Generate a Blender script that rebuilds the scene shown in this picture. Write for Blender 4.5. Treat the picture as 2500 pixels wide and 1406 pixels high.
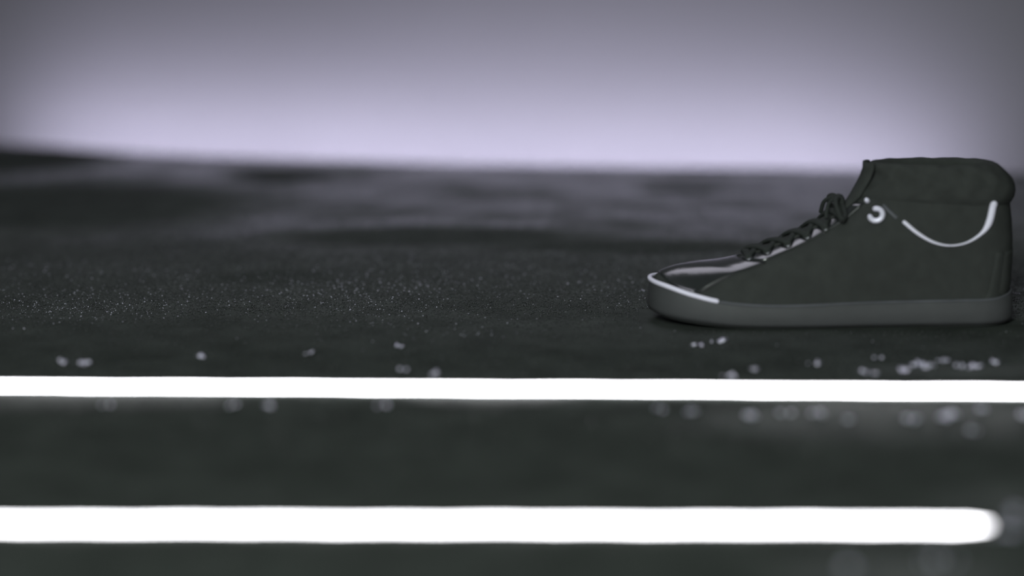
import bpy, bmesh, math, random
import numpy as np
from mathutils import Vector, Matrix
from mathutils.bvhtree import BVHTree

for o in list(bpy.data.objects):
    bpy.data.objects.remove(o)
S = bpy.context.scene
C = S.collection
rnd = random.Random(7)

# ------------------------------------------------------------------ camera, world, lights, exposure
PITCH = math.radians(9.18)
cam_d = bpy.data.cameras.new('camera')
cam = bpy.data.objects.new('camera', cam_d); C.objects.link(cam)
cam.location = (0, -1.958, 0.343)
cam.rotation_euler = (math.pi/2 - PITCH, 0, 0)
cam_d.sensor_width = 36; cam_d.lens = 85
cam_d.clip_start = 0.02; cam_d.clip_end = 50
cam_d.dof.use_dof = True
cam_d.dof.focus_distance = 2.05
cam_d.dof.aperture_fstop = 1.7
S.camera = cam

world = bpy.data.worlds.new('world'); S.world = world
world.use_nodes = True
bg = world.node_tree.nodes['Background']
bg.inputs['Color'].default_value = (0.80, 1.0, 0.85, 1)
bg.inputs['Strength'].default_value = 0.05

def area(name, loc, target, sx, sy, watts, col):
    l = bpy.data.lights.new(name, 'AREA')
    l.shape = 'RECTANGLE'; l.size = sx; l.size_y = sy; l.energy = watts; l.color = col
    o = bpy.data.objects.new(name, l); C.objects.link(o)
    o.location = loc
    d = Vector(target) - Vector(loc)
    o.rotation_euler = d.to_track_quat('-Z', 'Y').to_euler()
    return o

WALL_A = math.atan2(-0.30, 1.0)                 # the wall and the kerb edge run slightly towards the camera on the right
wall_dir = Vector((math.cos(WALL_A), math.sin(WALL_A), 0))
wall_nrm = Vector((math.sin(WALL_A), -math.cos(WALL_A), 0))    # faces the camera
WALL_P = Vector((0.0, 1.43, 0))                 # a point on the wall face
# added wash lights in a made-up channel, unseen, give the wall its glow
def wash(name, s, length, watts, depth=-0.06, off=0.13, col=(0.80, 0.76, 1.0)):
    p = WALL_P + wall_dir*s + wall_nrm*off + Vector((0, 0, depth))
    o = area(name, p, p - wall_nrm*0.12 + Vector((0, 0, 0.10)), length, 0.03, watts, col)
    ax = wall_dir; z = (wall_nrm*0.12 - Vector((0, 0, 0.10))).normalized(); y = z.cross(ax)
    o.matrix_world = Matrix((( ax.x, y.x, z.x, p.x), (ax.y, y.y, z.y, p.y), (ax.z, y.z, z.z, p.z), (0, 0, 0, 1)))
    return o
wash('added_wash', -0.07, 1.36, 6.6)
wash('added_wash', 0.10, 0.60, 0.95)
area('added_fill', (-0.35, -2.30, 1.05), (0.2, 0.1, 0.0), 0.6, 0.6, 36.0, (0.91, 1.0, 0.94))  # added fill light behind the camera, lifts the shoe and ground
area('added_sheen_strip', (0.0, 0.55, 1.15), (0.05, 0.40, 0.0), 0.42, 1.0, 4.6, (0.88, 0.86, 1.0))  # added overhead strip, reflected as the sheen on the toe leather

S.view_settings.view_transform = 'Standard'
S.view_settings.look = 'None'
S.view_settings.gamma = 1
S.view_settings.exposure = 0
S.view_settings.use_curve_mapping = False

# ------------------------------------------------------------------ materials
def mat(name, col, rough=0.6, spec=0.5, metal=0.0, noise=0.0, nscale=60, bump=0.0, bscale=400):
    m = bpy.data.materials.new(name); m.use_nodes = True
    nt = m.node_tree; b = nt.nodes['Principled BSDF']
    b.inputs['Roughness'].default_value = rough
    b.inputs['Specular IOR Level'].default_value = spec
    b.inputs['Metallic'].default_value = metal
    b.inputs['Base Color'].default_value = (*col, 1)
    tc = nt.nodes.new('ShaderNodeTexCoord')
    if noise:
        n = nt.nodes.new('ShaderNodeTexNoise'); n.inputs['Scale'].default_value = nscale; n.inputs['Detail'].default_value = 5
        nt.links.new(tc.outputs['Object'], n.inputs['Vector'])
        mx = nt.nodes.new('ShaderNodeMix'); mx.data_type = 'RGBA'
        mx.inputs['A'].default_value = (*[c*(1-noise) for c in col], 1)
        mx.inputs['B'].default_value = (*[min(1, c*(1+noise)) for c in col], 1)
        nt.links.new(n.outputs['Fac'], mx.inputs['Factor'])
        nt.links.new(mx.outputs['Result'], b.inputs['Base Color'])
    if bump:
        n2 = nt.nodes.new('ShaderNodeTexNoise'); n2.inputs['Scale'].default_value = bscale; n2.inputs['Detail'].default_value = 3
        nt.links.new(tc.outputs['Object'], n2.inputs['Vector'])
        bp = nt.nodes.new('ShaderNodeBump'); bp.inputs['Strength'].default_value = bump; bp.inputs['Distance'].default_value = 0.001
        nt.links.new(n2.outputs['Fac'], bp.inputs['Height'])
        nt.links.new(bp.outputs['Normal'], b.inputs['Normal'])
    return m

def glow_mat(name, col, strength):
    m = bpy.data.materials.new(name); m.use_nodes = True
    b = m.node_tree.nodes['Principled BSDF']
    b.inputs['Base Color'].default_value = (0.8, 0.8, 0.85, 1)
    b.inputs['Emission Color'].default_value = (*col, 1)
    b.inputs['Emission Strength'].default_value = strength
    return m

M = {}
M['suede'] = mat('black_suede', (0.042, 0.045, 0.043), 0.95, 0.05, noise=0.25, nscale=90, bump=0.35, bscale=900)
M['collar'] = mat('black_padded_textile', (0.042, 0.045, 0.043), 0.9, 0.06, noise=0.25, nscale=120, bump=0.3, bscale=900)
M['leather'] = mat('black_polished_leather', (0.022, 0.024, 0.025), 0.20, 0.6, noise=0.2, nscale=60, bump=0.35, bscale=55)
M['lining'] = mat('dark_lining', (0.03, 0.033, 0.033), 0.95, 0.1, noise=0.2)
M['lace'] = mat('black_lace', (0.030, 0.034, 0.032), 0.85, 0.2, noise=0.3, nscale=500, bump=0.5, bscale=1500)
M['rubber'] = mat('grey_rubber', (0.056, 0.058, 0.061), 0.6, 0.3, noise=0.22, nscale=45, bump=0.15, bscale=600)
M['outsole'] = mat('dark_outsole', (0.03, 0.033, 0.031), 0.8, 0.2, noise=0.2)
M['welt'] = mat('dull_welt_tape', (0.085, 0.088, 0.10), 0.6, 0.3, noise=0.3, nscale=60)
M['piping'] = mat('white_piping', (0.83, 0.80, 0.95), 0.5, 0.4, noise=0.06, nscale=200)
M['metal'] = mat('bright_metal', (0.80, 0.78, 0.92), 0.35, 0.5, metal=0.2, noise=0.05)
M['eyelet'] = mat('dark_metal', (0.25, 0.25, 0.28), 0.35, 0.5, metal=1.0, noise=0.1)
M['wall'] = mat('painted_wall', (0.135, 0.134, 0.139), 0.9, 0.1, noise=0.10, nscale=2.2, bump=0.15, bscale=80)
M['channel'] = mat('added_channel', (0.10, 0.10, 0.10), 0.9, 0.1, noise=0.2)
M['grit'] = mat('wet_black_grit', (0.035, 0.038, 0.038), 0.28, 0.5, noise=0.4, nscale=300)
M['chip'] = mat('glittering_chip', (0.80, 0.78, 0.92), 0.45, 0.5, metal=1.0, noise=0.1)
M['tube'] = glow_mat('white_glow_upper', (0.97, 0.96, 1.0), 11.0)
M['trail_low'] = glow_mat('white_glow_lower', (0.97, 0.96, 1.0), 12.0)
M['cap'] = mat('white_added_cap', (0.8, 0.8, 0.85), 0.4, 0.5, noise=0.05)

def asphalt():
    m = bpy.data.materials.new('wet_asphalt'); m.use_nodes = True
    nt = m.node_tree; N = nt.nodes; L = nt.links; b = N['Principled BSDF']
    tc = N.new('ShaderNodeTexCoord')
    def noise(scale, detail=4, rough=0.55, vec=None):
        n = N.new('ShaderNodeTexNoise'); n.inputs['Scale'].default_value = scale
        n.inputs['Detail'].default_value = detail; n.inputs['Roughness'].default_value = rough
        L.new(vec or tc.outputs['Object'], n.inputs['Vector']); return n.outputs['Fac']
    def mapr(v, a, b_, c, d):
        r = N.new('ShaderNodeMapRange'); r.inputs['From Min'].default_value = a; r.inputs['From Max'].default_value = b_
        r.inputs['To Min'].default_value = c; r.inputs['To Max'].default_value = d; L.new(v, r.inputs['Value']); return r.outputs['Result']
    def mul(a, b_):
        x = N.new('ShaderNodeMath'); x.operation = 'MULTIPLY'; L.new(a, x.inputs[0])
        if isinstance(b_, float): x.inputs[1].default_value = b_
        else: L.new(b_, x.inputs[1])
        return x.outputs[0]
    patchy = noise(3.2, 5)
    fine = noise(22, 4)
    base = mapr(fine, 0.3, 0.7, 0.038, 0.062)
    comb = N.new('ShaderNodeCombineColor')
    L.new(mul(base, 0.90), comb.inputs[0]); L.new(base, comb.inputs[1]); L.new(mul(base, 0.93), comb.inputs[2])
    L.new(comb.outputs[0], b.inputs['Base Color'])
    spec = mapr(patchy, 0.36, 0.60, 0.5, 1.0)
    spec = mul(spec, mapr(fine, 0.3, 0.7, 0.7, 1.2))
    # dull patches of their own shape
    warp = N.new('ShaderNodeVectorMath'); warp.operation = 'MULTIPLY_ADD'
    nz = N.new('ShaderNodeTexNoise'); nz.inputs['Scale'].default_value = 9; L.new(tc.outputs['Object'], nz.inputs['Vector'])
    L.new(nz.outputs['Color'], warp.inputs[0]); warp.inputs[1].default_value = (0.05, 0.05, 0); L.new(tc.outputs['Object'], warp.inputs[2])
    # gloss is taken off towards the camera to hold back the trails' reflections
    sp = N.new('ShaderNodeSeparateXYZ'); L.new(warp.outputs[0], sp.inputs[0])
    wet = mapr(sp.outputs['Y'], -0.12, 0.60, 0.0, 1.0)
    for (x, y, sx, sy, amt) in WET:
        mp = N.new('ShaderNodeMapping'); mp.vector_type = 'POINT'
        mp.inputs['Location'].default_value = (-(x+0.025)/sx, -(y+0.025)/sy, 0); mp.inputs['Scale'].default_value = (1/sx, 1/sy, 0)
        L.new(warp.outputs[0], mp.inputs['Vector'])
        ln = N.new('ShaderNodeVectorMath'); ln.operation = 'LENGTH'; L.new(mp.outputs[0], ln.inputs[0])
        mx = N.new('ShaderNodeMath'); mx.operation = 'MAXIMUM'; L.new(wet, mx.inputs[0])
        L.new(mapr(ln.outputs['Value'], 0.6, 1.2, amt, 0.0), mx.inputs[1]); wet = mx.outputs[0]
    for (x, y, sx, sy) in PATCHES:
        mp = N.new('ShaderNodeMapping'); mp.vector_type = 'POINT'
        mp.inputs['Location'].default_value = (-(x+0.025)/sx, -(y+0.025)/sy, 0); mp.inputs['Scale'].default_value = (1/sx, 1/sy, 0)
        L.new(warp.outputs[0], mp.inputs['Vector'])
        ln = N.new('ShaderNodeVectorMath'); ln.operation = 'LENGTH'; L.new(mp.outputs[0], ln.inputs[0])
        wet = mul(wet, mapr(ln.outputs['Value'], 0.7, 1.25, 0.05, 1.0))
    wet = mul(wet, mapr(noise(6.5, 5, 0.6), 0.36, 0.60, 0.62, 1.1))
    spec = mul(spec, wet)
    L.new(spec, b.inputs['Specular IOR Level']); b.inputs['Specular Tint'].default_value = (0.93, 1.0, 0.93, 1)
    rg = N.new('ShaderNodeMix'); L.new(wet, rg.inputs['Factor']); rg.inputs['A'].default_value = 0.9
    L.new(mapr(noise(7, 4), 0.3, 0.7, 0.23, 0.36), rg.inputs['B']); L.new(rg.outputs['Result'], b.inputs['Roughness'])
    bp = N.new('ShaderNodeBump'); bp.inputs['Strength'].default_value = 0.28; bp.inputs['Distance'].default_value = 0.001
    L.new(noise(420, 3), bp.inputs['Height']); L.new(bp.outputs['Normal'], b.inputs['Normal'])
    return m
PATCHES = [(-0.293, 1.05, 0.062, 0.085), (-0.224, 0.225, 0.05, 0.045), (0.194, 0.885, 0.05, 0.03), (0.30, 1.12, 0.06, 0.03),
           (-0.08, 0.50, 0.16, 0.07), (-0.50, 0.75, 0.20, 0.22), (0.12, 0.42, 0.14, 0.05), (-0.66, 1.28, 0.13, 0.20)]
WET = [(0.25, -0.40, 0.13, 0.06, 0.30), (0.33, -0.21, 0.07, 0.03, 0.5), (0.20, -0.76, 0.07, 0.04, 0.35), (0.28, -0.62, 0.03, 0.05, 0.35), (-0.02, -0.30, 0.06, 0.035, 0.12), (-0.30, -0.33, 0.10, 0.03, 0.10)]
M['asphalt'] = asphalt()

# ------------------------------------------------------------------ helpers
def link(name, me, material, parent=None, smooth=True, **props):
    me.materials.clear(); me.materials.append(material)
    if smooth:
        me.polygons.foreach_set('use_smooth', [True]*len(me.polygons))
    o = bpy.data.objects.new(name, me); C.objects.link(o)
    if parent is not None: o.parent = parent
    for k, v in props.items(): o[k] = v
    return o

def mesh_py(name, verts, faces):
    me = bpy.data.meshes.new(name); me.from_pydata([tuple(v) for v in verts], [], faces)
    bm = bmesh.new(); bm.from_mesh(me); bmesh.ops.recalc_face_normals(bm, faces=bm.faces); bm.to_mesh(me); bm.free()
    me.update(); return me

def loft(name, loops, cap0=False, cap1=False):
    n = len(loops[0]); v = [p for l in loops for p in l]; f = []
    for i in range(len(loops)-1):
        for j in range(n):
            k = (j+1) % n
            f.append((i*n+j, i*n+k, (i+1)*n+k, (i+1)*n+j))
    def cap(i):
        c = sum((Vector(p) for p in loops[i]), Vector())/n
        v.append(c); ci = len(v)-1
        for j in range(n): f.append((i*n+j, i*n+(j+1) % n, ci))
    if cap0: cap(0)
    if cap1: cap(len(loops)-1)
    return mesh_py(name, v, f)

def catmull(pts, per=6):
    P = [Vector(p) for p in pts]; P = [2*P[0]-P[1]] + P + [2*P[-1]-P[-2]]
    out = []
    for i in range(1, len(P)-2):
        for k in range(per):
            t = k/per; a, b, c, d = P[i-1], P[i], P[i+1], P[i+2]
            out.append(0.5*((2*b)+(c-a)*t+(2*a-5*b+4*c-d)*t*t+(-a+3*b-3*c+d)*t**3))
    out.append(P[-2]); return out

def tube(name, path, radii, seg=10, flat=1.0, normals=None, round_ends=True):
    """tube along a path; radii per point; flat<1 squashes it along the given normals"""
    P = [Vector(p) for p in path]; n = len(P)
    if not hasattr(radii, '__len__'): radii = [radii]*n
    loops = []; up = Vector((0, 0, 1)); nprev = None
    def ring(p, t, r, nn):
        b = t.cross(nn).normalized()
        return [p + nn*(math.cos(a)*r*flat) + b*(math.sin(a)*r) for a in (2*math.pi*k/seg for k in range(seg))]
    for i in range(n):
        t = (P[min(i+1, n-1)]-P[max(i-1, 0)]).normalized()
        if normals is not None: nn = Vector(normals[i])
        elif nprev is None: nn = up if abs(t.dot(up)) < 0.9 else Vector((1, 0, 0))
        else: nn = nprev
        nn = (nn - t*nn.dot(t)).normalized(); nprev = nn
        if i == 0 and round_ends:
            for q in (0.95, 0.6): loops.append(ring(P[0]-t*radii[0]*q, t, radii[0]*math.sqrt(1-q*q), nn))
        loops.append(ring(P[i], t, radii[i], nn))
        if i == n-1 and round_ends:
            for q in (0.6, 0.95): loops.append(ring(P[-1]+t*radii[-1]*q, t, radii[-1]*math.sqrt(1-q*q), nn))
    return loft(name, loops, True, True)

def lerp_tab(tab, x):
    if x <= tab[0][0]: return tab[0][1]
    for (a, u), (b, v) in zip(tab, tab[1:]):
        if x <= b:
            t = (x-a)/(b-a); return u+(v-u)*t
    return tab[-1][1]
def smooth_tab(tab, x):
    """Catmull-Rom over a table"""
    if x <= tab[0][0]: return tab[0][1]
    if x >= tab[-1][0]: return tab[-1][1]
    for i in range(len(tab)-1):
        if x <= tab[i+1][0]:
            x0, y0 = tab[i]; x1, y1 = tab[i+1]
            m0 = (y1-(tab[i-1][1] if i else y0))/((x1-(tab[i-1][0] if i else x0)))
            m1 = ((tab[i+2][1] if i+2 < len(tab) else y1)-y0)/((tab[i+2][0] if i+2 < len(tab) else x1)-x0)
            h = x1-x0; t = (x-x0)/h
            return (2*t**3-3*t*t+1)*y0+(t**3-2*t*t+t)*h*m0+(-2*t**3+3*t*t)*y1+(t**3-t*t)*h*m1

# ------------------------------------------------------------------ setting: ground slab, made-up channel, wall
edge = [(-3.2, 2.35), (-1.6, 1.80), (-0.95, 1.53), (-0.72, 1.435), (-0.64, 1.40), (-0.561, 1.345), (-0.48, 1.30), (-0.412, 1.27), (-0.28, 1.235), (-0.134, 1.19),
        (0.05, 1.155), (0.237, 1.13), (0.36, 1.12), (0.52, 1.095), (0.70, 1.055), (1.2, 0.92), (3.2, 0.35)]
top = [(-3.2, -3.0)] + [(x, y) for x, y in edge] + [(3.2, -3.0)]
bm = bmesh.new()
vt = [bm.verts.new((x, y, 0)) for x, y in top]
f = bm.faces.new(vt)
r = bmesh.ops.extrude_face_region(bm, geom=[f])
bmesh.ops.translate(bm, vec=(0, 0, -0.2), verts=[g for g in r['geom'] if isinstance(g, bmesh.types.BMVert)])
bmesh.ops.recalc_face_normals(bm, faces=bm.faces)
me = bpy.data.meshes.new('floor'); bm.to_mesh(me); bm.free()
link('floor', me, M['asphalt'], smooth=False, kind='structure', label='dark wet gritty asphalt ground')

def boxm(name, lo, hi):
    v = [(x, y, z) for x in (lo[0], hi[0]) for y in (lo[1], hi[1]) for z in (lo[2], hi[2])]
    return mesh_py(name, v, [(0, 1, 3, 2), (4, 6, 7, 5), (0, 4, 5, 1), (2, 3, 7, 6), (0, 2, 6, 4), (1, 5, 7, 3)])
w = link('wall_back', boxm('wall_back', (-3.4, 0, -0.2), (3.4, 0.12, 1.1)), M['wall'], smooth=False, kind='structure', label='pale plain wall washed by violet light from added lamps at its foot')
w.location = WALL_P; w.rotation_euler = (0, 0, WALL_A)
chn = link('trim_1', boxm('trim_1', (-3.4, -0.45, -0.22), (3.4, 0.0, -0.20)), M['channel'], smooth=False, kind='structure', label='added bed of a made-up channel hiding the wash lights')
chn.location = WALL_P; chn.rotation_euler = (0, 0, WALL_A)

# ------------------------------------------------------------------ the shoe (local x: toe 0 -> heel 0.298, y < 0 is the near side)
shoe = bpy.data.objects.new('sneaker', None); C.objects.link(shoe)
shoe.location = (0.112, 0, 0); shoe.empty_display_size = 0.05
shoe['label'] = 'black lace-up mid-top sneaker with white piping and grey rubber sole'
shoe['category'] = 'shoe'

NJ = 72
FOOT = [(0, 0), (0.25, 0.0200), (0.45, 0.0325), (0.65, 0.0405), (0.9, 0.0455), (1.15, 0.0475), (1.4, 0.0462), (1.7, 0.0415), (2.0, 0.0380), (2.3, 0.0365),
        (2.6, 0.0330), (2.85, 0.0220), (math.pi, 0)]
def foot_w(phi): return smooth_tab(FOOT, phi)
RIM = [(0.0, 0.0345), (0.012, 0.0325), (0.03, 0.0275), (0.053, 0.0223), (0.08, 0.0196), (0.11, 0.0190), (0.168, 0.0206), (0.25, 0.0218), (0.28, 0.0225), (0.2975, 0.0262)]
BOT = [(0.0, 0.0085), (0.01, 0.0065), (0.03, 0.0040), (0.055, 0.0015), (0.085, 0.0), (0.25, 0.0), (0.2975, 0.0008)]
def rim(x): return smooth_tab(RIM, x)
def foot_loop(zfun, off=0.0, x0=0.0, x1=0.2975):
    out = []
    for j in range(NJ):
        a = 2*math.pi*j/NJ; phi = a if a <= math.pi else 2*math.pi-a; sgn = -1 if a <= math.pi else 1
        s = (1-math.cos(phi))/2; x = x0+(x1-x0)*s
        y = sgn*foot_w(phi)
        # offset outward in plan
        nx, ny = -math.cos(phi), sgn*math.sin(phi)
        p = Vector((x+nx*off, y+ny*off, 0)); p.z = zfun(min(max(x, 0), 0.2975)); out.append(p)
    return out
bz = lambda x: smooth_tab(BOT, x)
mix = lambda t: (lambda x: bz(x)+(rim(x)-bz(x))*t)
sole_loops = [foot_loop(lambda x: bz(x)+0.0022, -0.0035), foot_loop(lambda x: bz(x)+0.0024, 0.0), foot_loop(mix(0.25), 0.0012), foot_loop(mix(0.6), 0.0008),
              foot_loop(mix(0.92), 0.0), foot_loop(mix(1.0), -0.0008), foot_loop(mix(1.0), -0.0035), foot_loop(mix(0.8), -0.005)]
sole = link('sole', loft('sole', sole_loops, True, True), M['rubber'], shoe, label='dark grey rubber sole wall')
outs = [foot_loop(lambda x: bz(x), -0.0040), foot_loop(lambda x: bz(x)+0.0004, -0.0030), foot_loop(lambda x: bz(x)+0.0030, -0.0030)]
link('outsole', loft('outsole', outs, True, True), M['outsole'], shoe, label='thin dark outsole')

# upper: loops from rim to collar seam, front points climb the instep
FRONT = [(0.0038, 0.0335), (0.0050, 0.0368), (0.0085, 0.0398), (0.0138, 0.0422), (0.022, 0.0447), (0.0322, 0.0465), (0.043, 0.0477), (0.0535, 0.0485), (0.063, 0.0500),
         (0.072, 0.0520), (0.0824, 0.0552), (0.092, 0.0588), (0.102, 0.0625), (0.1124, 0.0668), (0.1256, 0.0733), (0.1389, 0.0808), (0.150, 0.0880), (0.160, 0.0962), (0.168, 0.1035)]
BACK = [(0.0, 0.2935, 0.0262), (0.15, 0.2955, 0.038), (0.35, 0.2965, 0.053), (0.55, 0.2967, 0.067), (0.8, 0.2955, 0.084), (1.0, 0.2935, 0.099)]
fr = catmull([(x, 0, z) for x, z in FRONT], 3)
arc = [0.0]
for a, b in zip(fr, fr[1:]): arc.append(arc[-1]+(b-a).length)
TOPW = [(0, 0), (0.25, 0.20), (0.5, 0.42), (0.8, 0.66), (1.15, 0.86), (1.5, 0.97), (1.8, 1.0), (2.1, 0.98), (2.4, 0.86), (2.7, 0.58), (2.95, 0.25), (math.pi, 0)]
def up_loop(F, B, t, off=0.0):
    out = []
    for j in range(NJ):
        a = 2*math.pi*j/NJ; phi = a if a <= math.pi else 2*math.pi-a; sgn = -1 if a <= math.pi else 1
        s = (1-math.cos(phi))/2; x = F[0]+(B[0]-F[0])*s
        z = F[1]+(B[1]-F[1])*s
        k = max(0.0, 1-t*2.2)**1.5
        q_ = min(1.0, phi/min(1.25, 0.30+3.5*t)); q_ = q_*q_*(3-2*q_)
        z += k*(rim(min(x, 0.2975))-z)*q_
        w0 = foot_w(phi)-0.0028*math.sin(phi)
        wt = 0.0335*smooth_tab(TOPW, phi)
        q = t**0.85
        y = (w0*(1-q)+wt*q)
        out.append(Vector((x-math.cos(phi)*off, sgn*(max(y, 0)+off*math.sin(phi)), z)))
    return out
loops = []; loops_t = []
for i, p in enumerate(fr):
    t = arc[i]/arc[-1]
    Bx = lerp_tab([(a, b) for a, b, c in BACK], t); Bz = lerp_tab([(a, c) for a, b, c in BACK], t)
    loops.append(up_loop((p.x, p.z), (Bx, Bz), t)); loops_t.append(t)
# a short skirt tucked behind the sole rim
skirt = [Vector((v.x, v.y*0.985, v.z-0.004)) for v in loops[0]]
all_up = [skirt]+loops
up_me = loft('upper', all_up)
upper = link('upper', up_me, M['suede'], shoe, label='black suede upper')
bvh = BVHTree.FromPolygons([v.co.copy() for v in up_me.vertices], [tuple(p.vertices) for p in up_me.polygons])
def top_at(x, y, lift=0.0):
    h = bvh.ray_cast(Vector((x, y, 0.3)), Vector((0, 0, -1)))
    while h[0] is None:
        x -= 0.002; h = bvh.ray_cast(Vector((x, y, 0.3)), Vector((0, 0, -1)))
    n = h[1] if h[1].z > 0 else -h[1]
    return h[0]+n*lift, n
def side_at(x, z, lift=0.0, sgn=-1):
    h = bvh_side.ray_cast(Vector((x, 0.2*sgn, z)), Vector((0, -sgn, 0)))
    if h[0] is None: return None, None
    n = h[1] if h[1].y*sgn > 0 else -h[1]
    return h[0]+n*lift, n

# collar: padded ring, creased, rolling over to the inside
def ring(F, B, W, crease=0.0):
    out = []
    for j in range(NJ):
        a = 2*math.pi*j/NJ; phi = a if a <= math.pi else 2*math.pi-a; sgn = -1 if a <= math.pi else 1
        s = (1-math.cos(phi))/2
        x = F[0]+(B[0]-F[0])*s; z = F[1]+(B[1]-F[1])*s
        y = W*smooth_tab(TOPW, phi)
        c = crease*(math.sin(phi*11+z*420)+0.6*math.sin(phi*19-z*260+1.3))*math.sin(phi)
        out.append(Vector((x, sgn*(y+c), z+0.3*c)))
    return out
COL = [((0.168, 0.1015), (0.2915, 0.0965), 0.0325, 0), ((0.1675, 0.1050), (0.2945, 0.0990), 0.0350, 0.0002), ((0.169, 0.1085), (0.2970, 0.1035), 0.0366, 0.0005),
       ((0.1735, 0.1125), (0.2978, 0.1085), 0.0374, 0.0008), ((0.1770, 0.1170), (0.2970, 0.1140), 0.0374, 0.0009), ((0.1800, 0.1215), (0.2945, 0.1195), 0.0366, 0.0009),
       ((0.1790, 0.1260), (0.2905, 0.1245), 0.0352, 0.0008), ((0.1780, 0.1300), (0.2865, 0.1290), 0.0335, 0.0006), ((0.1785, 0.1332), (0.2830, 0.1325), 0.0315, 0.0005),
       ((0.1810, 0.1348), (0.2795, 0.1343), 0.0290, 0.0003), ((0.1845, 0.1340), (0.2760, 0.1335), 0.0265, 0), ((0.1870, 0.1300), (0.2740, 0.1295), 0.0250, 0),
       ((0.1880, 0.1200), (0.2750, 0.1180), 0.0245, 0)]
COL = [((a[0], a[1] if a[1] < 0.11 else 0.11+(a[1]-0.11)*0.86), (b[0], b[1] if b[1] < 0.11 else 0.11+(b[1]-0.11)*0.86), w, c*2.6) for a, b, w, c in COL]
col_me = loft('collar', [ring(*c) for c in COL])
link('collar', col_me, M['collar'], shoe, label='creased padded ankle collar')
_nv = len(up_me.vertices)
bvh_side = BVHTree.FromPolygons([v.co.copy() for v in up_me.vertices]+[v.co.copy() for v in col_me.vertices],
                                [tuple(p.vertices) for p in up_me.polygons]+[tuple(i+_nv for i in p.vertices) for p in col_me.polygons])
LIN = [COL[-1], ((0.186, 0.108), (0.279, 0.100), 0.0255, 0), ((0.172, 0.088), (0.283, 0.070), 0.0265, 0), ((0.150, 0.060), (0.283, 0.045), 0.0275, 0), ((0.130, 0.040), (0.280, 0.034), 0.028, 0)]
link('lining', loft('lining', [ring(*c) for c in LIN], False, True), M['lining'], shoe)

# glossy leather toe and eyestay panels laid over the suede
def panel(name, grid, material, label=None, thick=0.0009):
    """grid[i][j] of (point, normal)"""
    nu, nv = len(grid), len(grid[0]); v = []; f = []
    for row in grid:
        for p, n in row: v.append(p+n*thick)
    for row in grid:
        for p, n in row: v.append(p-n*0.0006)
    o = nu*nv
    for i in range(nu-1):
        for j in range(nv-1):
            a = i*nv+j; f.append((a, a+1, a+nv+1, a+nv)); f.append((o+a, o+a+nv, o+a+nv+1, o+a+1))
    for i in range(nu-1):
        for j in (0, nv-1): a = i*nv+j; f.append((a, a+nv, o+a+nv, o+a))
    for j in range(nv-1):
        for i in (0, nu-1): a = i*nv+j; f.append((a, a+1, o+a+1, o+a))
    ob = link(name, mesh_py(name, v, f), material, shoe)
    if label: ob['label'] = label
    return ob
nl = len(loops)
def surf(ti, phi):
    """point and normal on the upper by loop number and angle (phi signed: < 0 far side)"""
    ti = min(max(ti, 0), nl-1.001); i = int(ti); f_ = ti-i
    a = phi if phi >= 0 else 2*math.pi+phi
    q = (a/(2*math.pi)*NJ) % NJ; j = int(q); g = q-j; k = (j+1) % NJ
    P = lambda I: loops[I][j]*(1-g)+loops[I][k]*g
    return P(i)*(1-f_)+P(i+1)*f_
def surf_n(ti, phi):
    p = surf(ti, phi); e = 0.02
    d1 = surf(ti+0.05, phi)-surf(ti-0.05, phi); d2 = surf(ti, phi+e)-surf(ti, phi-e)
    n = d1.cross(d2)
    if n.length < 1e-12: n = Vector((0, 0, 1))
    n.normalize()
    c = Vector((p.x+0.03, 0, 0.02))
    if n.dot(p-c) < 0: n = -n
    return p, n
grid = []
for a in np.linspace(-0.62, 0.62, 25):
    row = []
    for t in np.linspace(6, 27, 22):
        ph = a if abs(a) > 1e-6 else 1e-6
        row.append(surf_n(t, ph))
    grid.append(row)
panel('toe_vamp', grid, M['leather'], 'polished black leather toe and vamp')
stays = {}
for sgn in (1, -1):
    grid = []
    for a in np.linspace(0.13, 0.56, 9):
        grid.append([surf_n(t, sgn*(a+0.0*t)) for t in np.linspace(27.5, nl-3, 20)])
    stays[sgn] = panel('eyestay', grid, M['leather'], 'polished eyelet strip')
# heel counter on the suede
grid = []
for a in np.linspace(2.55, 2*math.pi-2.55, 21):
    aa = a if a <= math.pi else a-2*math.pi
    grid.append([surf_n(t, aa) for t in np.linspace(1, 30, 14)])
panel('heel_counter', grid, M['suede'], None, 0.0007)

# tongue
tg = []
for u in np.linspace(0, 1, 22):
    row = []
    x = 0.082+u*(0.160-0.082)
    for q in np.linspace(-1, 1, 9):
        p, n = top_at(x+0.006*q*q, q*0.010, 0.0)
        row.append((p+Vector((0, 0, 0.0004)), n))
    tg.append(row)
for k, (x, z) in enumerate([(0.1645, 0.1030), (0.1690, 0.1105), (0.1735, 0.1180), (0.1762, 0.1250), (0.1768, 0.1305)]):
    tg.append([(Vector((x+0.006*q*q-0.0005*k, q*(0.011+0.0006*k), z)), Vector((-0.9, q*0.3, 0.35)).normalized()) for q in np.linspace(-1, 1, 9)])
panel('tongue', tg, M['collar'], 'black tongue rising in front of the collar', 0.0016)

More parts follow.
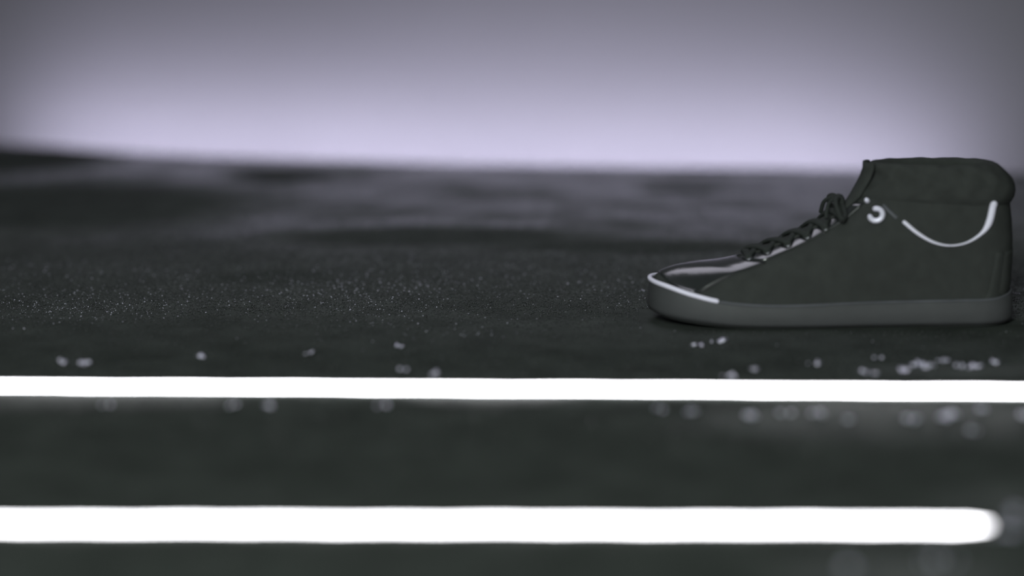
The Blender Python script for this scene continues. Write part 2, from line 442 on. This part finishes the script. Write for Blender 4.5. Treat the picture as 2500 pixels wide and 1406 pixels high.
# eyelets and laces
rows = [0.0745, 0.0895, 0.1060, 0.1215, 0.1360, 0.1495]
def stay(x, sgn):
    """the eyelet position: on the near or far side of the instep"""
    p, n = top_at(x+0.006, sgn*0.0170)
    return p, n
def torus(name, R, r, a0=0, a1=2*math.pi, seg=20, s=8):
    closed = a1-a0 > 6.28
    if closed:
        v = []; f = []
        for i in range(seg):
            a = 2*math.pi*i/seg
            for k in range(s):
                b = 2*math.pi*k/s
                v.append(((R+r*math.cos(b))*math.cos(a), (R+r*math.cos(b))*math.sin(a), r*math.sin(b)))
        for i in range(seg):
            for k in range(s):
                f.append((i*s+k, ((i+1) % seg)*s+k, ((i+1) % seg)*s+(k+1) % s, i*s+(k+1) % s))
        return mesh_py(name, v, f)
    path = [(R*math.cos(a0+(a1-a0)*i/seg), R*math.sin(a0+(a1-a0)*i/seg), 0) for i in range(seg+1)]
    return tube(name, path, r, s, normals=[(0, 0, 1)]*(seg+1))
ey = torus('eyelet', 0.0030, 0.0008)
eyes = {}
for i, x in enumerate(rows):
    for sgn in (-1, 1):
        p, n = stay(x, sgn)
        e = link('eyelet', ey, M['eyelet'], stays[-sgn])
        e.location = p+n*0.0014; e.rotation_mode = 'QUATERNION'; e.rotation_quaternion = n.to_track_quat('Z', 'Y')
        eyes[i, sgn] = (p, n)
def lace_path(i0, s0, i1, s1, lift=0.0032):
    pa, na = eyes[i0, s0]; pb, nb = eyes[i1, s1]
    pts = [pa-na*0.001+Vector((0, 0.002*s0, -0.003)), pa+na*0.0028]; nr = [na, na]
    for u in (0.25, 0.5, 0.75):
        x = pa.x+(pb.x-pa.x)*u; y = pa.y+(pb.y-pa.y)*u
        p, n = top_at(x, y, lift+0.0006*math.sin(u*math.pi)); pts.append(p); nr.append(n)
    pts += [pb+nb*0.0028, pb-nb*0.001+Vector((0, 0.002*s1, -0.003))]; nr += [nb, nb]
    c = catmull(pts, 4)
    nn = [nr[min(int(k/4), len(nr)-1)]*(1-(k % 4)/4)+nr[min(int(k/4)+1, len(nr)-1)]*((k % 4)/4) for k in range(len(c))]
    return c, nn
for i in range(len(rows)):
    c, nn = lace_path(i, -1, i, 1, 0.0018) if i == 0 else (None, None)
    if c: link('lace', tube('lace', c, 0.0032, 8, 0.55, nn), M['lace'], shoe)
    if i < len(rows)-1:
        for sgn, lf in ((-1, 0.0016), (1, 0.0034)):
            c, nn = lace_path(i, sgn, i+1, -sgn, lf)
            link('lace', tube('lace', c, 0.0031, 8, 0.6, nn), M['lace'], shoe)
# knot, two bows and two lace ends at the top of the lacing
kp, kn = top_at(0.1585, 0.0, 0.0035)
link('lace_knot', tube('lace_knot', [kp+Vector((-0.001, -0.006, 0)), kp+Vector((-0.002, 0, 0.002)), kp+Vector((-0.001, 0.006, 0))], [0.004, 0.0052, 0.004], 10), M['lace'], shoe)
for sgn in (-1, 1):
    a, n = eyes[5, sgn]
    link('lace', tube('lace', catmull([a+n*0.001, a+n*0.004, (a+kp)*0.5+Vector((-0.002, 0, 0.004)), kp], 5), 0.0028, 8), M['lace'], shoe)
    b = [kp, kp+Vector((-0.004, sgn*0.010, 0.004)), kp+Vector((-0.007, sgn*0.022, 0.001)), kp+Vector((-0.003, sgn*0.029, -0.010)), kp+Vector((0.001, sgn*0.021, -0.008)), kp+Vector((0, sgn*0.008, -0.001))]
    link('lace_bow', tube('lace_bow', catmull(b, 6), 0.0021, 8), M['lace'], shoe)
    e = [kp, kp+Vector((-0.006, sgn*0.006, 0.003)), kp+Vector((-0.012, sgn*0.012, -0.001)), kp+Vector((-0.014, sgn*0.017, -0.010))]
    link('lace_end', tube('lace_end', catmull(e, 6), 0.0017, 8), M['lace'], shoe)

# bright lace hook on the near side (and its twin on the far side)
for sgn in (-1, 1):
    p, n = side_at(0.1815, 0.0900, 0.0020, sgn)
    h = link('lace_hook', torus('lace_hook', 0.0052, 0.0023, math.radians(-165), math.radians(95), 18), M['metal'], stays[-sgn], label='pale metal lace hook')
    zc = n.normalized(); xc = Vector((1, 0, 0)); xc = (xc-zc*xc.dot(zc)).normalized(); yc = zc.cross(xc)
    if sgn > 0: yc = -yc; xc = xc
    Mx = Matrix(((xc.x, yc.x, zc.x, p.x), (xc.y, yc.y, zc.y, p.y), (xc.z, yc.z, zc.z, p.z), (0, 0, 0, 1)))
    if sgn > 0: Mx = Matrix(((xc.x, yc.x, -zc.x, p.x), (xc.y, yc.y, -zc.y, p.y), (xc.z, yc.z, -zc.z, p.z), (0, 0, 0, 1)))
    h.matrix_local = Mx
    q, n2 = side_at(0.1755, 0.1003, 0.0012, sgn)
    if q is not None:
        link('rivet', tube('rivet', [q-n2*0.001, q+n2*0.0006], 0.0021, 10), M['metal'], stays[-sgn], label='small pale rivet')

# white piping: ankle curve on both sides, toe welt
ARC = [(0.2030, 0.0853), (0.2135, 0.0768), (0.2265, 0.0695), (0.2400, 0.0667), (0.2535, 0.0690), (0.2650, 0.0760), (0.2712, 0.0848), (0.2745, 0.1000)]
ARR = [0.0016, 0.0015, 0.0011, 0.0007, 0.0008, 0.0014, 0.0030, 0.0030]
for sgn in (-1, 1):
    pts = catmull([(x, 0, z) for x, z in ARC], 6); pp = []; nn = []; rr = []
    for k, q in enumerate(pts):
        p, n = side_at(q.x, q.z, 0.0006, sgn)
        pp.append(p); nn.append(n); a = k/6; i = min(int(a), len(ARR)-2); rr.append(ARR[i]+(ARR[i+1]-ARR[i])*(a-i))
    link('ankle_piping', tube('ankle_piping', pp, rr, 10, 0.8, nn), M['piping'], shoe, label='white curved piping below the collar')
    pts = catmull([(0.1875, 0, 0.0975), (0.1915, 0, 0.0935), (0.1965, 0, 0.0890)], 5); pp = []; nn = []
    for q in pts:
        p, n = side_at(q.x, q.z, 0.0004, sgn); pp.append(p); nn.append(n)
    link('seam_tape', tube('seam_tape', pp, 0.0016, 8, 0.6, nn), M['welt'], shoe, label='dull grey seam tape')
def rim_path(a0, a1, n, off, dz):
    out = []
    for k in range(n+1):
        a = a0+(a1-a0)*k/n; phi = abs(a); sgn = -1 if a >= 0 else 1
        s = (1-math.cos(phi))/2; x = 0.2975*s; y = sgn*foot_w(phi)
        out.append(Vector((x-math.cos(phi)*off, y+sgn*math.sin(phi)*off, rim(x)+dz)))
    return out
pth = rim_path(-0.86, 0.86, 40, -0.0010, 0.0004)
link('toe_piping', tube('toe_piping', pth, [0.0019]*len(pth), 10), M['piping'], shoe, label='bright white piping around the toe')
pth = rim_path(0.90, 2*math.pi-0.90, 90, -0.0010, 0.0) if False else None
w1 = rim_path(0.89, math.pi, 60, -0.0012, 0.0003); w2 = rim_path(-math.pi, -0.89, 60, -0.0012, 0.0003)
link('welt', tube('welt', w1+w2[1:], 0.0011, 8), M['welt'], shoe, label='dull grey welt line above the sole')

# ------------------------------------------------------------------ light trails, modelled as glowing tubes on the ground
def glow(name, label, x0, y0, x1, y1, rad, material, tip, grow=0.0):
    o = bpy.data.objects.new(name, None); C.objects.link(o); o.location = (x0, y0, 0)
    o['label'] = label; o['category'] = 'light trail'
    n = 80; path = []; rr = []
    for k in range(n+1):
        u = k/n
        path.append(Vector(((x1-x0)*u, (y1-y0)*u+0.0007*math.sin(k*1.7)+0.0005*math.sin(k*0.61), rad*(1+grow*u)+0.0002)))
        rr.append(rad*(1+grow*u)*(1+0.03*math.sin(k*2.3)))
    if tip:
        d = Vector((x1-x0, y1-y0, 0)).normalized()
        for q, s in ((0.004, 0.97), (0.008, 0.88), (0.012, 0.70), (0.016, 0.46), (0.019, 0.22)):
            path.append(Vector((x1-x0, y1-y0, rad+0.0002))+d*q+Vector((0, 0, 0.0))); rr.append(rad*s)
    link('tube', tube('tube', path, rr, 16), material, o)
    d = Vector((x1-x0, y1-y0, 0)).normalized()
    z = Vector((0, 0, rad+0.0002))
    link('added_cap', tube('added_cap', [z-d*0.02, z-d*0.003], rad*1.0, 14), M['cap'], o)  # added caps close the ends of the modelled trail
    if not tip:
        e = path[-1]; link('added_cap', tube('added_cap', [e+d*0.004, e+d*0.02], rad*(1+grow), 14), M['cap'], o)
    return o
glow('light_trail', 'white light trail, modelled as a glowing tube, just in front of the shoe, spanning the whole width', -1.0, -0.270, 1.0, -0.332, 0.0030, M['tube'], False, 0.45)
glow('light_trail', 'white light trail, modelled as a glowing tube, nearest the camera with a pointed right end', -1.0, -0.661, 0.243, -0.668, 0.0022, M['trail_low'], True)

# ------------------------------------------------------------------ grit on the asphalt (uncountable)
def in_shoe(x, y, m=0.0):
    u = (x-0.112)/0.2975
    inside = (u > -0.02) & (u < 1.02)
    return inside & (np.abs(y) < 0.052)
def grains(n, ysampler, rmin, rmax, seed, at=None):
    g = np.random.default_rng(seed)
    if at is None:
        y = ysampler(g, n)
        x = g.uniform(-1, 1, n)*(0.215*(y+1.958)+0.22)
    else:
        x, y = at
    keep = ~in_shoe(x, y)
    keep &= np.abs(y-(-0.301-0.031*x)) > 0.0085
    keep &= np.abs(y+0.662) > 0.0085
    ye = np.interp(x, [e[0] for e in edge], [e[1] for e in edge]); keep &= y < ye-0.01
    x, y = x[keep], y[keep]; n = len(x)
    r = rmin+(rmax-rmin)*g.random(n)**2.2
    if len(x) == 0: return np.zeros((0, 3)), np.zeros(0, np.int64)
    # irregular six-cornered grains
    base = np.array([(1, 0, 0), (-1, 0, 0), (0, 1, 0), (0, -1, 0), (0, 0, 1), (0, 0, -1)], float)
    tri = np.array([(0, 2, 4), (2, 1, 4), (1, 3, 4), (3, 0, 4), (2, 0, 5), (1, 2, 5), (3, 1, 5), (0, 3, 5)])
    V = base[None]*(0.6+0.6*g.random((n, 6, 1)))+0.25*g.standard_normal((n, 6, 3))
    A = g.standard_normal((n, 3, 3)); Q, _ = np.linalg.qr(A)
    V = np.einsum('nij,nkj->nki', Q, V)*r[:, None, None]
    V[:, :, 2] *= 0.8
    V[:, :, 0] += x[:, None]; V[:, :, 1] += y[:, None]; V[:, :, 2] += (r*0.35)[:, None]
    F = (tri[None]+6*np.arange(n)[:, None, None]).reshape(-1)
    return V.reshape(-1, 3), F
def grit_object(name, sets, label):
    V = []; F = []; I = []; o = 0
    for (v, f), mi in sets:
        V.append(v); F.append(f+o); o += len(v); I.append(np.full(len(f)//3, mi, np.int32))
    V = np.concatenate(V); F = np.concatenate(F); I = np.concatenate(I)
    me = bpy.data.meshes.new(name)
    me.vertices.add(len(V)); me.vertices.foreach_set('co', V.reshape(-1))
    me.loops.add(len(F)); me.loops.foreach_set('vertex_index', F.astype(np.int32))
    me.polygons.add(len(F)//3); me.polygons.foreach_set('loop_start', np.arange(0, len(F), 3, dtype=np.int32))
    me.materials.append(M['grit']); me.materials.append(M['chip'])
    me.polygons.foreach_set('material_index', I)
    me.update(calc_edges=True)
    o = bpy.data.objects.new(name, me); C.objects.link(o)
    o['kind'] = 'stuff'; o['label'] = label; o['category'] = 'grit'
    return o
def ys_focus(g, n): return np.clip(g.normal(0.20, 0.16, n), -0.24, 0.9)
def ys_all(g, n): return -0.78+1.9*g.random(n)**0.9
# larger bright chips that lie beside the two light trails: (x, y, size)
CHIPS = [(-0.338, -0.187, 0.5), (-0.32, -0.19, 1.3), (-0.235, -0.167, 0.8), (-0.154, -0.149, 0.5), (-0.084, -0.12, 0.6), (-0.08, -0.215, 0.7), (-0.057, -0.231, 0.7), (0.143, -0.116, 0.5), (0.161, -0.102, 0.9), (0.158, -0.24, 1.2), (0.177, -0.215, 1.3), (0.225, -0.193, 0.8), (0.259, -0.226, 1.6), (0.274, -0.171, 0.5), (0.288, -0.219, 0.8), (0.306, -0.203, 2.2), (0.303, -0.195, 1.8), (0.324, -0.179, 1.8), (0.331, -0.206, 1.0), (0.345, -0.203, 1.0), (0.36, -0.187, 0.8), (0.161, -0.378, 1.2), (0.121, -0.362, 0.7), (0.184, -0.369, 0.7), (0.206, -0.369, 0.7), (0.222, -0.388, 0.7), (0.265, -0.388, 0.9), (0.29, -0.378, 1.8), (0.296, -0.369, 1.2), (0.317, -0.355, 1.2), (0.34, -0.375, 1.3), (0.101, -0.355, 0.7), (-0.087, -0.342, 0.7), (-0.167, -0.346, 0.6), (-0.189, -0.342, 0.5), (-0.279, -0.342, 0.5), (0.303, -0.425, 0.7), (0.282, -0.642, 1.2), (0.269, -0.673, 1.0), (0.174, -0.747, 1.0), (0.224, -0.735, 1.0)]
cx = []; cy = []; gg = np.random.default_rng(11)
for (x, y, s) in CHIPS:
    for k in range(max(2, round(4.2*s))):
        cx.append(x+0.0028*gg.standard_normal()); cy.append(y+0.0028*gg.standard_normal())
g3 = np.random.default_rng(21)        # small sparkling chips gather in loose drifts
kx = g3.uniform(-0.75, 0.75, 75); ky = g3.normal(0.16, 0.11, 75).clip(-0.15, 0.5)
w_ = 0.15+g3.random(75)**2; c_ = g3.choice(75, 7000, p=w_/w_.sum())
sx = kx[c_]+0.060*g3.standard_normal(7000); sy = (ky[c_]+0.035*g3.standard_normal(7000)).clip(-0.22, 0.7)
grit_object('asphalt_grit', [(grains(125000, ys_focus, 0.0004, 0.0012, 3), 0), (grains(16000, ys_all, 0.0006, 0.0014, 5), 0),
                             (grains(len(sx), None, 0.0003, 0.0009, 8, (sx, sy)), 1), (grains(len(cx), None, 0.0017, 0.0036, 13, (np.array(cx), np.array(cy))), 1)],
            'fine dark grit and glittering chips strewn over the wet asphalt')
